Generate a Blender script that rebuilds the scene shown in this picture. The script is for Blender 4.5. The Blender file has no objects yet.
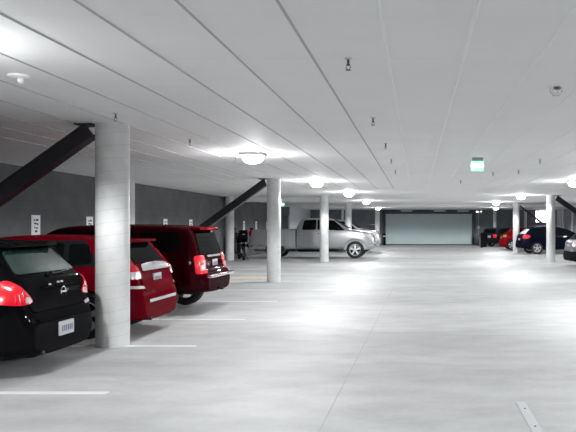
import bpy, bmesh, math, random
from mathutils import Vector, Matrix
from mathutils.bvhtree import BVHTree
random.seed(7)
S = bpy.context.scene
COL = S.collection
PI = math.pi
CH = 1.62          # camera height
CEIL = 3.0

# ------------------------------------------------------------------ materials
def newmat(name):
    m = bpy.data.materials.new(name); m.use_nodes = True
    return m, m.node_tree.nodes, m.node_tree.links, m.node_tree.nodes['Principled BSDF']
def pmat(name, col, rough=.5, metal=0., coat=0., emis=None, estr=0., noise=0., nscale=8., bump=0.):
    m, N, Lk, B = newmat(name)
    B.inputs['Base Color'].default_value = (*col, 1)
    B.inputs['Roughness'].default_value = rough
    B.inputs['Metallic'].default_value = metal
    B.inputs['Coat Weight'].default_value = coat
    B.inputs['Coat Roughness'].default_value = .04
    if ('car_paint' in name or name in ('tinted_glass', 'black_plastic', 'charcoal_truck_paint')): B.inputs['Specular IOR Level'].default_value = 0; B.inputs['Coat Weight'].default_value = {'black_plastic': .04, 'tinted_glass': .22}.get(name, max(coat, .14)); B.inputs['Coat Roughness'].default_value = .25 if name == 'black_plastic' else .04
    if emis:
        B.inputs['Emission Color'].default_value = (*emis, 1)
        B.inputs['Emission Strength'].default_value = estr
    tc = N.new('ShaderNodeTexCoord')
    nz = N.new('ShaderNodeTexNoise'); nz.inputs['Scale'].default_value = nscale; nz.inputs['Detail'].default_value = 5
    Lk.new(tc.outputs['Object'], nz.inputs['Vector'])
    if noise > 0:
        mx = N.new('ShaderNodeMix'); mx.data_type = 'RGBA'
        mx.inputs[6].default_value = (*[c*(1-noise) for c in col], 1)
        mx.inputs[7].default_value = (*[min(1, c*(1+noise)) for c in col], 1)
        Lk.new(nz.outputs['Fac'], mx.inputs[0]); Lk.new(mx.outputs[2], B.inputs['Base Color'])
    if bump > 0:
        bp = N.new('ShaderNodeBump'); bp.inputs['Strength'].default_value = bump; bp.inputs['Distance'].default_value = .01
        Lk.new(nz.outputs['Fac'], bp.inputs['Height']); Lk.new(bp.outputs['Normal'], B.inputs['Normal'])
    return m

def floor_mat():
    m, N, Lk, B = newmat('polished_concrete_floor')
    tc = N.new('ShaderNodeTexCoord')
    def noise(scale, sx, sy, det=6):
        mp = N.new('ShaderNodeMapping'); mp.inputs['Scale'].default_value = (sx, sy, 1)
        n = N.new('ShaderNodeTexNoise'); n.inputs['Scale'].default_value = scale; n.inputs['Detail'].default_value = det
        Lk.new(tc.outputs['Object'], mp.inputs['Vector']); Lk.new(mp.outputs['Vector'], n.inputs['Vector'])
        return n
    a = noise(.35, .6, 1.6); b = noise(2.2, .7, 1.3); c = noise(14, 1, 1)
    r1 = N.new('ShaderNodeValToRGB'); r1.color_ramp.elements[0].position = .32; r1.color_ramp.elements[1].position = .68
    r1.color_ramp.elements[0].color = (.51, .515, .51, 1); r1.color_ramp.elements[1].color = (.67, .675, .675, 1)
    r2 = N.new('ShaderNodeValToRGB'); r2.color_ramp.elements[0].position = .30; r2.color_ramp.elements[1].position = .6
    r2.color_ramp.elements[0].color = (.84, .84, .84, 1); r2.color_ramp.elements[1].color = (1, 1, 1, 1)
    r3 = N.new('ShaderNodeValToRGB'); r3.color_ramp.elements[0].position = .3; r3.color_ramp.elements[1].position = .7
    r3.color_ramp.elements[0].color = (.93, .93, .93, 1); r3.color_ramp.elements[1].color = (1, 1, 1, 1)
    Lk.new(a.outputs['Fac'], r1.inputs[0]); Lk.new(b.outputs['Fac'], r2.inputs[0]); Lk.new(c.outputs['Fac'], r3.inputs[0])
    m1 = N.new('ShaderNodeMix'); m1.data_type = 'RGBA'; m1.blend_type = 'MULTIPLY'; m1.inputs[0].default_value = 1
    m2 = N.new('ShaderNodeMix'); m2.data_type = 'RGBA'; m2.blend_type = 'MULTIPLY'; m2.inputs[0].default_value = 1
    Lk.new(r1.outputs[0], m1.inputs[6]); Lk.new(r2.outputs[0], m1.inputs[7])
    Lk.new(m1.outputs[2], m2.inputs[6]); Lk.new(r3.outputs[0], m2.inputs[7])
    Lk.new(m2.outputs[2], B.inputs['Base Color'])
    B.inputs['Roughness'].default_value = .62; B.inputs['Specular IOR Level'].default_value = .3
    return m

def block_mat(name, c1, c2, mortar, axis='yz'):
    m, N, Lk, B = newmat(name)
    tc = N.new('ShaderNodeTexCoord'); sp = N.new('ShaderNodeSeparateXYZ'); cb = N.new('ShaderNodeCombineXYZ')
    Lk.new(tc.outputs['Object'], sp.inputs[0])
    Lk.new(sp.outputs['Y' if axis == 'yz' else 'X'], cb.inputs[0]); Lk.new(sp.outputs['Z'], cb.inputs[1])
    br = N.new('ShaderNodeTexBrick'); Lk.new(cb.outputs[0], br.inputs['Vector'])
    br.inputs['Color1'].default_value = (*c1, 1); br.inputs['Color2'].default_value = (*c2, 1); br.inputs['Mortar'].default_value = (*mortar, 1)
    br.inputs['Scale'].default_value = 1; br.inputs['Mortar Size'].default_value = .006
    br.inputs['Brick Width'].default_value = .4; br.inputs['Row Height'].default_value = .2
    nz = N.new('ShaderNodeTexNoise'); nz.inputs['Scale'].default_value = 1.3; nz.inputs['Detail'].default_value = 6
    Lk.new(tc.outputs['Object'], nz.inputs['Vector'])
    mx = N.new('ShaderNodeMix'); mx.data_type = 'RGBA'; mx.blend_type = 'MULTIPLY'; mx.inputs[0].default_value = .55
    Lk.new(br.outputs['Color'], mx.inputs[6]); Lk.new(nz.outputs['Fac'], mx.inputs[7]); Lk.new(mx.outputs[2], B.inputs['Base Color'])
    B.inputs['Roughness'].default_value = .85
    return m

def column_mat():
    # spiral paper-tube formwork leaves helical seams
    m, N, Lk, B = newmat('spiral_formed_concrete')
    tc = N.new('ShaderNodeTexCoord'); sp = N.new('ShaderNodeSeparateXYZ'); Lk.new(tc.outputs['Object'], sp.inputs[0])
    at = N.new('ShaderNodeMath'); at.operation = 'ARCTAN2'; Lk.new(sp.outputs['Y'], at.inputs[0]); Lk.new(sp.outputs['X'], at.inputs[1])
    k = N.new('ShaderNodeMath'); k.operation = 'MULTIPLY'; k.inputs[1].default_value = 1/(2*PI); Lk.new(at.outputs[0], k.inputs[0])
    z = N.new('ShaderNodeMath'); z.operation = 'MULTIPLY'; z.inputs[1].default_value = 1/.17; Lk.new(sp.outputs['Z'], z.inputs[0])
    s = N.new('ShaderNodeMath'); s.operation = 'SUBTRACT'; Lk.new(z.outputs[0], s.inputs[0]); Lk.new(k.outputs[0], s.inputs[1])
    f = N.new('ShaderNodeMath'); f.operation = 'FRACT'; Lk.new(s.outputs[0], f.inputs[0])
    r = N.new('ShaderNodeValToRGB'); e = r.color_ramp.elements
    e[0].position = 0; e[0].color = (.55, .55, .55, 1); e[1].position = .07; e[1].color = (1, 1, 1, 1)
    Lk.new(f.outputs[0], r.inputs[0])
    nz = N.new('ShaderNodeTexNoise'); nz.inputs['Scale'].default_value = 5; nz.inputs['Detail'].default_value = 7
    Lk.new(tc.outputs['Object'], nz.inputs['Vector'])
    r2 = N.new('ShaderNodeValToRGB'); r2.color_ramp.elements[0].color = (.50, .505, .50, 1); r2.color_ramp.elements[1].color = (.74, .745, .74, 1)
    Lk.new(nz.outputs['Fac'], r2.inputs[0])
    mx = N.new('ShaderNodeMix'); mx.data_type = 'RGBA'; mx.blend_type = 'MULTIPLY'; mx.inputs[0].default_value = .5
    Lk.new(r2.outputs[0], mx.inputs[6]); Lk.new(r.outputs[0], mx.inputs[7]); Lk.new(mx.outputs[2], B.inputs['Base Color'])
    B.inputs['Roughness'].default_value = .75
    return m

M = {}
M['floor'] = floor_mat()
M['ceiling'] = pmat('painted_ceiling', (.86, .86, .865), .7, noise=.05, nscale=1.2)
M['seam'] = pmat('shaded_seam_grey', (.46, .46, .46), .8)  # darker grey puts shade into the colour of the left ceiling seams
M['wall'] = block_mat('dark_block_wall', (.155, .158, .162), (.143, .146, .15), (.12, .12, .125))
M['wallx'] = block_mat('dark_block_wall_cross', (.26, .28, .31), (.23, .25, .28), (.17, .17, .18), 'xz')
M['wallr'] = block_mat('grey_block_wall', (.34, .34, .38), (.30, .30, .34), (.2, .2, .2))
M['pale_wall'] = pmat('pale_painted_wall', (.62, .64, .68), .6, noise=.04, nscale=2)
M['column'] = column_mat()
M['steel'] = pmat('dark_brace_steel', (.018, .018, .022), .45, .3, noise=.2)
M['white_paint'] = pmat('white_road_paint', (.93, .93, .93), .5, noise=.04, nscale=20)
M['tan_band'] = pmat('tan_floor_tone', (.80, .66, .52), .5, noise=.08, nscale=4)
M['joint'] = pmat('joint_sealant', (.42, .42, .42), .8)
M['galv'] = pmat('galvanized_steel', (.60, .61, .62), .5, .0, noise=.12, nscale=30)
M['white_plastic'] = pmat('white_plastic', (.8, .8, .8), .4)
M['white_metal'] = pmat('white_metal', (.85, .85, .85), .4)
M['lens'] = pmat('lamp_lens', (1, 1, 1), .4, emis=(.97, .98, 1), estr=14)
M['sprinkler'] = pmat('sprinkler_brass', (.12, .11, .10), .4, .6)
M['chrome'] = pmat('chrome', (.85, .85, .87), .12, 1.)
M['alloy'] = pmat('wheel_alloy', (.72, .73, .75), .28, .75)
M['rubber'] = pmat('tyre_rubber', (.012, .012, .013), .7, noise=.2)
M['blackpl'] = pmat('black_plastic', (.012, .012, .014), .45)
M['glass'] = pmat('tinted_glass', (.003, .004, .004), .05, 0, .0)
M['rear_glass'] = pmat('green_reflection_glass', (.014, .04, .032), .05, .05, .5)  # green reflection put into the base colour of the glass
M['red_lens'] = pmat('red_lamp_lens', (.80, .006, .02), .15, 0, 1.)
M['clear_lens'] = pmat('clear_lamp_lens', (.8, .72, .7), .12, .3, 1.)
M['amber'] = pmat('amber_lamp_lens', (.8, .3, .05), .15, 0, 1.)
M['plate'] = pmat('licence_plate', (.5, .52, .55), .4)
M['plate_dark'] = pmat('plate_characters', (.12, .14, .2), .5)
M['p_black'] = pmat('black_car_paint', (.003, .003, .004), .22, .0, .04)
M['p_red'] = pmat('red_car_paint', (.12, .0003, .005), .3, .0, .05)
M['p_maroon'] = pmat('maroon_car_paint', (.022, .0003, .002), .3, .0, .04)
M['p_silver'] = pmat('silver_truck_paint', (.40, .41, .43), .32, .55, .8)
M['p_white'] = pmat('pale_silver_paint', (.62, .64, .66), .32, .4, .8)
M['p_navy'] = pmat('navy_car_paint', (.003, .0045, .012), .25, .0, .15)
M['p_red2'] = pmat('bright_red_car_paint', (.26, .003, .01), .3, .0, .2)
M['p_dark'] = pmat('charcoal_truck_paint', (.012, .014, .018), .4, .1, .5)
M['p_grey'] = pmat('grey_car_paint', (.16, .17, .18), .3, .4, .4)
M['door'] = pmat('rolling_door_slats', (.66, .76, .76), .5, .1, noise=.05, nscale=1)
M['door_frame'] = pmat('door_frame_steel', (.035, .04, .05), .5, .3)
M['sign'] = pmat('white_sign_face', (.92, .92, .95), .4)
M['sign_text'] = pmat('dark_sign_marks', (.03, .03, .04), .5)
M['exit_face'] = pmat('exit_sign_face', (.75, .95, .85), .4, emis=(.25, .9, .6), estr=.9)
M['exit_text'] = pmat('exit_sign_letters', (.9, 1, .95), .4, emis=(.72, 1, .88), estr=4)
M['exit_body'] = pmat('exit_sign_housing', (.25, .3, .28), .4)
M['daylight'] = pmat('daylit_window_glass', (.8, .8, .85), .3, emis=(.95, .93, 1), estr=5)
M['leather'] = pmat('black_leather', (.01, .01, .01), .5)

# ------------------------------------------------------------------ helpers
def link(name, bm, mats, parent=None, smooth=None, sharp=35):
    me = bpy.data.meshes.new(name)
    bmesh.ops.recalc_face_normals(bm, faces=bm.faces)
    bm.to_mesh(me); bm.free()
    if not isinstance(mats, (list, tuple)): mats = [mats]
    for m in mats: me.materials.append(M[m] if isinstance(m, str) else m)
    if smooth is not False:
        for p in me.polygons: p.use_smooth = True
        me.set_sharp_from_angle(angle=math.radians(sharp))
    o = bpy.data.objects.new(name, me); COL.objects.link(o)
    if parent: o.parent = parent
    return o
def tag(o, label=None, cat=None, group=None, kind=None):
    if label: o['label'] = label
    if cat: o['category'] = cat
    if group: o['group'] = group
    if kind: o['kind'] = kind
    return o
def empty(name, loc, label, cat, rz=0, group=None):
    o = bpy.data.objects.new(name, None); COL.objects.link(o)
    o.empty_display_size = .2
    o.location = loc; o.rotation_euler = (0, 0, rz)
    return tag(o, label, cat, group)
def box(bm, x0, x1, y0, y1, z0, z1, bev=0, mi=0):
    v = [bm.verts.new((x, y, z)) for x in (x0, x1) for y in (y0, y1) for z in (z0, z1)]
    fs = [bm.faces.new([v[i] for i in q]) for q in ((0,1,3,2),(4,6,7,5),(0,4,5,1),(2,3,7,6),(0,2,6,4),(1,5,7,3))]
    for f in fs: f.material_index = mi
    if bev:
        es = list({e for f in fs for e in f.edges})
        bmesh.ops.bevel(bm, geom=es, offset=bev, segments=2, affect='EDGES', profile=.6)
    return fs
def lathe(bm, prof, seg=24, axis='z', center=(0, 0, 0), mi=0, a0=0, a1=2*PI, cap=True):
    """prof: list of (radius, height) revolved about an axis through center"""
    rings = []; c = Vector(center); full = abs(a1-a0-2*PI) < 1e-6
    n = seg if full else seg+1
    for r, h in prof:
        ring = []
        for i in range(n):
            a = a0+(a1-a0)*i/seg
            p = (r*math.cos(a), r*math.sin(a), h)
            if axis == 'y': p = (p[0], p[2], p[1])
            if axis == 'x': p = (p[2], p[0], p[1])
            ring.append(bm.verts.new(c+Vector(p)))
        rings.append(ring)
    for a, b in zip(rings, rings[1:]):
        for i in range(n if full else n-1):
            j = (i+1) % n
            f = bm.faces.new((a[i], a[j], b[j], b[i])); f.material_index = mi
    for ring in (rings[0], rings[-1]):
        if full and cap:
            f = bm.faces.new(ring); f.material_index = mi
def tube(bm, pts, r, seg=10, mi=0):
    pts = [Vector(p) for p in pts]; rings = []
    rr = r if isinstance(r, (list, tuple)) else [r]*len(pts)
    up = Vector((0, 0, 1))
    for i, p in enumerate(pts):
        d = (pts[min(i+1, len(pts)-1)]-pts[max(i-1, 0)]).normalized()
        a = d.cross(up) if abs(d.dot(up)) < .95 else d.cross(Vector((1, 0, 0)))
        a.normalize(); b = d.cross(a)
        rings.append([bm.verts.new(p+rr[i]*(math.cos(t)*a+math.sin(t)*b)) for t in [2*PI*k/seg for k in range(seg)]])
    for a, b in zip(rings, rings[1:]):
        for i in range(seg):
            f = bm.faces.new((a[i], a[(i+1) % seg], b[(i+1) % seg], b[i])); f.material_index = mi
    bm.faces.new(rings[0]); bm.faces.new(rings[-1])
def prism(bm, poly, a0, a1, axis='y', mi=0):
    def P(u, v, w): return {'y': (u, w, v), 'x': (w, u, v), 'z': (u, v, w)}[axis]
    A = [bm.verts.new(P(u, v, a0)) for u, v in poly]; B = [bm.verts.new(P(u, v, a1)) for u, v in poly]
    fs = [bm.faces.new(A), bm.faces.new(B)]
    for i in range(len(poly)): fs.append(bm.faces.new((A[i], A[(i+1) % len(A)], B[(i+1) % len(A)], B[i])))
    for f in fs: f.material_index = mi
def BM(): return bmesh.new()
def boxobj(name, mat, b, parent=None, bev=0, smooth=None):
    bm = BM(); box(bm, *b, bev=bev); return link(name, bm, mat, parent, smooth)
def struct(name, mat, b, bev=0, label=None):
    o = boxobj(name, mat, b, bev=bev, smooth=False); o['kind'] = 'structure'
    return o
def copy_tree(o, parent=None):
    c = o.copy(); COL.objects.link(c)
    if parent: c.parent = parent
    for ch in [k for k in bpy.data.objects if k.parent == o]: copy_tree(ch, c)
    return c

# ------------------------------------------------------------------ setting
XL, XR, Y0, Y1 = -9.1, 11.9, -12.0, 59.8
struct('floor', 'floor', (XL-.3, XR+.3, Y0-.3, Y1+.3, -.2, 0))
# ceiling slab with narrow raised board seams
bm = BM()
box(bm, XL-.3, XR+.3, Y0-.3, Y1+.3, CEIL, CEIL+.3)
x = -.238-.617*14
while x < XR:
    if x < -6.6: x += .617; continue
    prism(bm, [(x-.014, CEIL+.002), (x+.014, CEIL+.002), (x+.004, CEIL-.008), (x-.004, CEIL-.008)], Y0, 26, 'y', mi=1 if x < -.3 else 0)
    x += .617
y = 3.4
while y < 40:
    prism(bm, [(y-.007, CEIL+.002), (y+.007, CEIL+.002), (y, CEIL-.0015)], XL, XR, 'x')
    y += 1.18
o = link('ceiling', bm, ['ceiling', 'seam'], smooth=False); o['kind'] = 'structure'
# walls
bm = BM()
box(bm, XL-.3, XL, Y0, 47.6, 0, CEIL)
box(bm, XL-.3, XL, 47.6, 50.0, 2.35, CEIL)
o = link('wall_left', bm, 'wall', smooth=False); o['kind'] = 'structure'
o = struct('wall_left', 'pale_wall', (XL-.3, XL, 50.0, Y1, 0, CEIL))
boxobj('door_2', 'door_frame', (XL-.25, XL-.12, 47.6, 50.0, 0, 2.35), smooth=False)['kind'] = 'structure'
struct('wall_right', 'wallr', (XR, XR+.3, Y0, Y1, 0, CEIL))
struct('wall_front', 'wallx', (XL, XR, Y0-.3, Y0, 0, CEIL))
# back wall with door opening and window opening
DX0, DX1, DZ = -2.70, 4.72, 2.95
WX0, WX1, WZ0, WZ1 = 10.1, 11.35, 1.95, 2.95
bm = BM()
box(bm, XL, DX0-.3, Y1, Y1+.3, 0, CEIL)
box(bm, DX0-.3, DX1+.3, Y1, Y1+.3, 2.96, CEIL)
box(bm, DX1+.3, WX0, Y1, Y1+.3, 0, CEIL)
box(bm, WX0, WX1, Y1, Y1+.3, 0, WZ0)
box(bm, WX0, WX1, Y1, Y1+.3, WZ1, CEIL)
box(bm, WX1, XR, Y1, Y1+.3, 0, CEIL)
o = link('wall_back', bm, 'wallx', smooth=False); o['kind'] = 'structure'
# back wall pale band, duct-like beam in front
o = struct('trim_1', 'ceiling', (XL, XR, 45.0, 45.5, 2.86, CEIL+.01))
o = struct('trim_2', 'ceiling', (XL, -4.4, 34.0, 34.5, 2.80, CEIL+.01))
# window
w = bpy.data.objects.new('window_1', None); COL.objects.link(w); w.location = ((WX0+WX1)/2, Y1, WZ0); w['kind'] = 'structure'
hw = (WX1-WX0)/2; hh = WZ1-WZ0
boxobj('pane', 'daylight', (-hw, hw, .15, .17, 0, hh), w, smooth=False)
bm = BM()
box(bm, -hw-.05, hw+.05, -.03, .12, -.06, .0); box(bm, -hw-.05, hw+.05, -.03, .12, hh-.04, hh+.03)
box(bm, -hw-.05, -hw+.04, -.03, .12, 0, hh); box(bm, hw-.04, hw+.05, -.03, .12, 0, hh); box(bm, -hw+.22, -hw+.26, -.02, .12, 0, hh)
link('window_frame', bm, 'door_frame', w, smooth=False)

# rolling garage door
g = empty('rolling_garage_door', ((DX0+DX1)/2, Y1, 0), 'wide pale grey-green rolling garage door closed in the far end wall', 'garage door')
hw = (DX1-DX0)/2
bm = BM(); n = 34; dz = 2.62/n
for i in range(n):
    z = .06+i*dz
    prism(bm, [(.10, z), (.07, z+.012), (.055, z+dz*.5), (.07, z+dz-.012), (.10, z+dz), (.14, z+dz), (.14, z)], -hw, hw, 'x')
link('slat_curtain', bm, 'door', g, sharp=20)
boxobj('bottom_bar', 'door_frame', (-hw, hw, .03, .15, 0, .07), g, .01)
boxobj('coil_housing', 'door_frame', (-hw-.28, hw+.28, -.32, .2, 2.66, 2.94), g, .03)
for s in (-1, 1):
    bm = BM(); box(bm, s*hw-.02 if s > 0 else -hw-.28, hw+.28 if s > 0 else -hw+.02, -.06, .2, 0, 2.66)
    box(bm, s*(hw+.05)-.03, s*(hw+.05)+.03, -.10, -.05, 0, 2.66)
    link('guide_rail', bm, 'door_frame', g, smooth=False)
for x in (-1.9, .9, 2.9):
    boxobj('housing_light_strip', 'white_metal', (x-.5, x+.5, -.36, -.325, 2.86, 2.93), g, smooth=False)
# things around the door
o = empty('bollard', (-2.75, 58.9, 0), 'black bollard left of the rolling garage door', 'bollard')
bm = BM(); lathe(bm, [(.09, 0), (.09, .95), (.07, 1.02), (.02, 1.05)], 16); link('post', bm, 'blackpl', o)
bm = BM(); lathe(bm, [(.094, .72), (.094, .8)], 16); link('band', bm, 'white_metal', o)
o = empty('ticket_cabinet', (5.0, 58.7, 0), 'dark grey door control cabinet right of the rolling garage door', 'cabinet')
boxobj('cabinet_body', 'door_frame', (-.17, .17, -.15, .15, 0, .88), o, .02)
boxobj('cabinet_door', 'door_frame', (-.13, .13, -.165, -.15, .1, .8), o, .004)
o = empty('emergency_light', (5.2, Y1, 2.86), 'twin-head emergency light on the far wall right of the garage door', 'emergency light')
boxobj('battery_box', 'white_plastic', (-.2, .35, -.1, 0, -.13, .03), o, .01)
for s in (-.1, .28):
    bm = BM(); lathe(bm, [(.04, -.2), (.075, -.2), (.05, -.1), (.03, -.08)], 14, 'y', (s, 0, .0)); link('lamp_head', bm, 'chrome', o)
o = empty('conduit_box', (5.25, Y1, 1.5), 'small grey switch box on the far wall beside the garage door', 'switch box')
boxobj('box_body', 'galv', (-.1, .1, -.1, 0, -.12, .12), o, .01)
bm = BM(); tube(bm, [(0, -.04, .12), (0, -.04, 1.2)], .02); tube(bm, [(0, -.04, -1.5), (0, -.04, -.12)], .02); link('conduit', bm, 'galv', o)
o = boxobj('pipe_shelf', 'white_metal', (-.25, .25, -.12, 0, -.03, .03), None, .01); o.location = (-3.75, Y1, 1.75)
tag(o, 'short white bracket on the far wall beside the bright column', 'bracket')

# ------------------------------------------------------------------ columns
def column(x, y, r, label, group=None, mat='column'):
    bm = BM(); lathe(bm, [(r, 0), (r, CEIL)], 40)
    o = link('concrete_column', bm, mat, sharp=50); o.location = (x, y, 0)
    return tag(o, label, 'column', group)
CX = -4.17
column(CX+.04, 9.5, .218, 'large round concrete column with spiral seams nearest the camera, between black hatchback and red crossover')
column(CX, 20.4, .20, 'round concrete column in front of the silver pickup bed')
column(CX-.02, 31.6, .2, 'round concrete column in front of the silver pickup doors')
column(CX, 42.5, .2, 'grey round column rising behind the silver pickup hood')
column(6.02, 31.5, .195, 'round concrete column in front of the navy crossover doors')
column(6.02, 42.5, .2, 'round concrete column at the tail of the navy crossover, beside the small red crossover')
column(6.4, 57.6, .13, 'thin bright column rising behind the dark pickup on the right', mat='pale_wall')
column(-3.25, 57.3, .2, 'bright white column just left of the garage door', mat='pale_wall')
column(-6.15, 57.8, .1, 'thin pale post against the far wall behind the pickup windshield', mat='pale_wall')
column(9.2, 59.4, .13, 'thin grey post on the far wall left of the bright window', mat='column')
column(XL+.3, 21.3, .2, 'pale round column against the left wall just right of the nearest column')
column(XL+.3, 32.9, .2, 'round column against the left wall beside the motorcycle')
for y, lab, h in ((56.6, 'narrow pale pilaster on the right wall just right of the nearer right column', CEIL), (53.3, 'bright narrow pilaster on the right wall nearest the picture edge', 2.75)):
    o = boxobj('wall_pilaster', 'pale_wall', (-.12, .0, -.12, .12, 0, h), None, .01); o.location = (XR, y, 0); tag(o, lab, 'pilaster')

# ------------------------------------------------------------------ diagonal braces
def brace(x0, y, z0, x1, z1, label, hw=.10):
    """steel H-section brace running from column top (x0,z0) to floor near wall (x1,z1)"""
    o = empty('diagonal_brace', (x0, y, 0), label, 'steel brace')
    d = Vector((x1-x0, 0, z1-z0)); L = d.length; d.normalize(); n = Vector((-d.z, 0, d.x))
    s = -1 if x1 < x0 else 1
    bm = BM()
    def bar(na, nb, ya, yb):
        P = []
        for t in (0, L):
            for a in (na, nb):
                p = Vector((0, 0, z0))+d*t+n*a
                if t == 0:
                    if s*p.x < 0: p -= d*(p.x/d.x)
                    if p.z > CEIL-.012: p += d*((CEIL-.012-p.z)/d.z)
                else: p += d*((.03-p.z)/d.z)
                for yy in (ya, yb): P.append(bm.verts.new((p.x, yy, p.z)))
        for q in ((0,1,3,2),(4,6,7,5),(0,4,5,1),(2,3,7,6),(0,2,6,4),(1,5,7,3)): bm.faces.new([P[i] for i in q])
    bar(-hw, -hw+.015, -hw, hw); bar(hw-.015, hw, -hw, hw); bar(-hw+.014, hw-.014, -.007-hw*.8, .007-hw*.8)
    link('steel_beam', bm, 'steel', o, smooth=False)
    bm = BM()
    box(bm, min(0, s*.24), max(0, s*.24), -.12, .12, CEIL-.02, CEIL-.001)
    link('gusset_plate', bm, 'steel', o, smooth=False)
    bm = BM(); e = x1-x0
    box(bm, e-.22, e+.22, -.16, .16, 0, .03)
    link('base_plate', bm, 'steel', o, smooth=False)
    return o
brace(CX-.19, 9.5, 2.96, CX-.24-3.95, .12, 'dark steel diagonal brace at upper left, falling from the nearest column', .10)
brace(CX-.20, 20.4, 2.93, CX-.22-3.85, .12, 'dark steel diagonal brace from the second column down behind the maroon SUV', .10)
brace(6.22, 31.5, 2.93, 6.22+3.9, .12, 'dark steel brace falling right from the column before the navy crossover', .11)
brace(6.22, 42.5, 2.85, 6.22+3.6, .12, 'thin grey brace crossing in front of the bright window', .055)

# ------------------------------------------------------------------ floor markings
def stripe(x0, x1, y, label, w=.10, mat='white_paint'):
    o = boxobj('parking_stripe', mat, (x0, x1, -w/2, w/2, 0, .003), None, smooth=False)
    o.location = (0, y, 0); tag(o, label, 'parking line', 'white stall lines on the left')
st = [(6.79, -3.0, 'white stall line nearest the camera, lower left'), (9.45, -2.98, 'white stall line ending beside the nearest column'),
      (12.13, -2.98, 'white stall line emerging between red crossover and maroon SUV'), (15.05, -3.0, 'white stall line beyond the maroon SUV bumper'),
      (17.7, -2.0, 'white stall line just this side of the second column'), (20.55, -2.05, 'white stall line at the foot of the second column'),
      (23.6, -2.6, 'white stall line just beyond the second column'), (26.3, -2.6, 'white stall line halfway from second to third column')]
for y, x1, lab in st: stripe(-7.75 if y in (9.45, 20.55) else -8.9, x1, y, lab)
o = boxobj('tan_floor_band', 'tan_band', (-9.0, -4.45, -.55, .55, 0, .002), None, smooth=False); o.location = (0, 22.0, 0)  # flat tan band laid over the floor
tag(o, 'pale orange floor band left of the second column', 'floor band')
bm = BM()
prism(bm, [(-.79, 4.4), (-.782, 4.4), (-.605, 19), (-.613, 19)], 0, .0015, 'z')
o = link('floor_joint', bm, 'joint', smooth=False); o['kind'] = 'structure'; o.name = 'trim_3'
o = empty('floor_channel', (.955, 5.3, 0), 'narrow galvanized metal channel cover set in floor at lower right', 'floor channel')
bm = BM()
for a, b, h in ((-.05, -.042, .008), (-.042, .042, .003), (.042, .05, .008)): box(bm, a, b, -.9, 1.15, 0, h)
link('channel', bm, 'galv', o, smooth=False)
for yy in (-.6, -.1, .35, .9):
    bm = BM(); lathe(bm, [(.008, .003), (.008, .007), (.003, .009)], 10, center=(0, yy, 0)); link('screw', bm, 'steel', o)

# ------------------------------------------------------------------ lamps
LAMP, GLOW, SIGN = 90, 85, -1
def lamp_at(x, y, label, seen=True):
    o = empty('ceiling_lamp', (x, y, CEIL), label, 'ceiling light', group='canopy lights under the ceiling')
    bm = BM(); box(bm, -.22, .22, -.22, .22, -.05, -.001, bev=.015); link('housing', bm, 'white_metal', o)
    bm = BM(); lathe(bm, [(.19, -.05), (.20, -.09), (.18, -.14), (.12, -.18), (.03, -.195)], 24); link('lens', bm, 'lens', o)
    ld = bpy.data.lights.new('lamp_light', 'POINT'); ld.energy = LAMP*(1.1 if x == -3.55 else .6 if x > 4 and y < 8 else 1); ld.shadow_soft_size = .10; ld.color = (.97, .985, 1)
    # wide-throw luminaire: strongest towards 70 degrees off vertical, cut off by the housing near the horizontal
    ld.use_nodes = True; N = ld.node_tree.nodes; Lk = ld.node_tree.links; E = N['Emission']
    gm = N.new('ShaderNodeNewGeometry'); sp = N.new('ShaderNodeSeparateXYZ'); Lk.new(gm.outputs['Incoming'], sp.inputs[0])
    neg = N.new('ShaderNodeMath'); neg.operation = 'MULTIPLY'; neg.inputs[1].default_value = SIGN; Lk.new(sp.outputs['Z'], neg.inputs[0])
    mx = N.new('ShaderNodeMath'); mx.operation = 'MAXIMUM'; mx.inputs[1].default_value = .25; Lk.new(neg.outputs[0], mx.inputs[0])
    pw = N.new('ShaderNodeMath'); pw.operation = 'POWER'; pw.inputs[1].default_value = -2.0; Lk.new(mx.outputs[0], pw.inputs[0])
    mr = N.new('ShaderNodeMapRange'); mr.interpolation_type = 'SMOOTHSTEP'; mr.inputs[1].default_value = .09; mr.inputs[2].default_value = .30
    mr.inputs[3].default_value = 0; mr.inputs[4].default_value = 1
    Lk.new(neg.outputs[0], mr.inputs[0])
    mu = N.new('ShaderNodeMath'); mu.operation = 'MULTIPLY'; Lk.new(pw.outputs[0], mu.inputs[0]); Lk.new(mr.outputs[0], mu.inputs[1])
    Lk.new(mu.outputs[0], E.inputs['Strength'])
    l = bpy.data.objects.new('lamp_light', ld); COL.objects.link(l); l.parent = o; l.location = (0, 0, -.25)
    pd = bpy.data.lights.new('lamp_glow', 'POINT'); pd.energy = GLOW*(.5 if x == -3.55 else 1); pd.shadow_soft_size = .08; pd.color = (.97, .985, 1)
    pd.use_nodes = True; N = pd.node_tree.nodes; Lk = pd.node_tree.links; E = N['Emission']  # uplight share of the drop lens
    gm = N.new('ShaderNodeNewGeometry'); sp = N.new('ShaderNodeSeparateXYZ'); Lk.new(gm.outputs['Incoming'], sp.inputs[0])
    mr = N.new('ShaderNodeMapRange'); mr.interpolation_type = 'SMOOTHSTEP'; mr.inputs[1].default_value = -.35; mr.inputs[2].default_value = .1
    Lk.new(sp.outputs['Z'], mr.inputs[0]); Lk.new(mr.outputs[0], E.inputs['Strength'])
    p = bpy.data.objects.new('lamp_glow', pd); COL.objects.link(p); p.parent = o; p.location = (0, 0, -.27)
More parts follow.
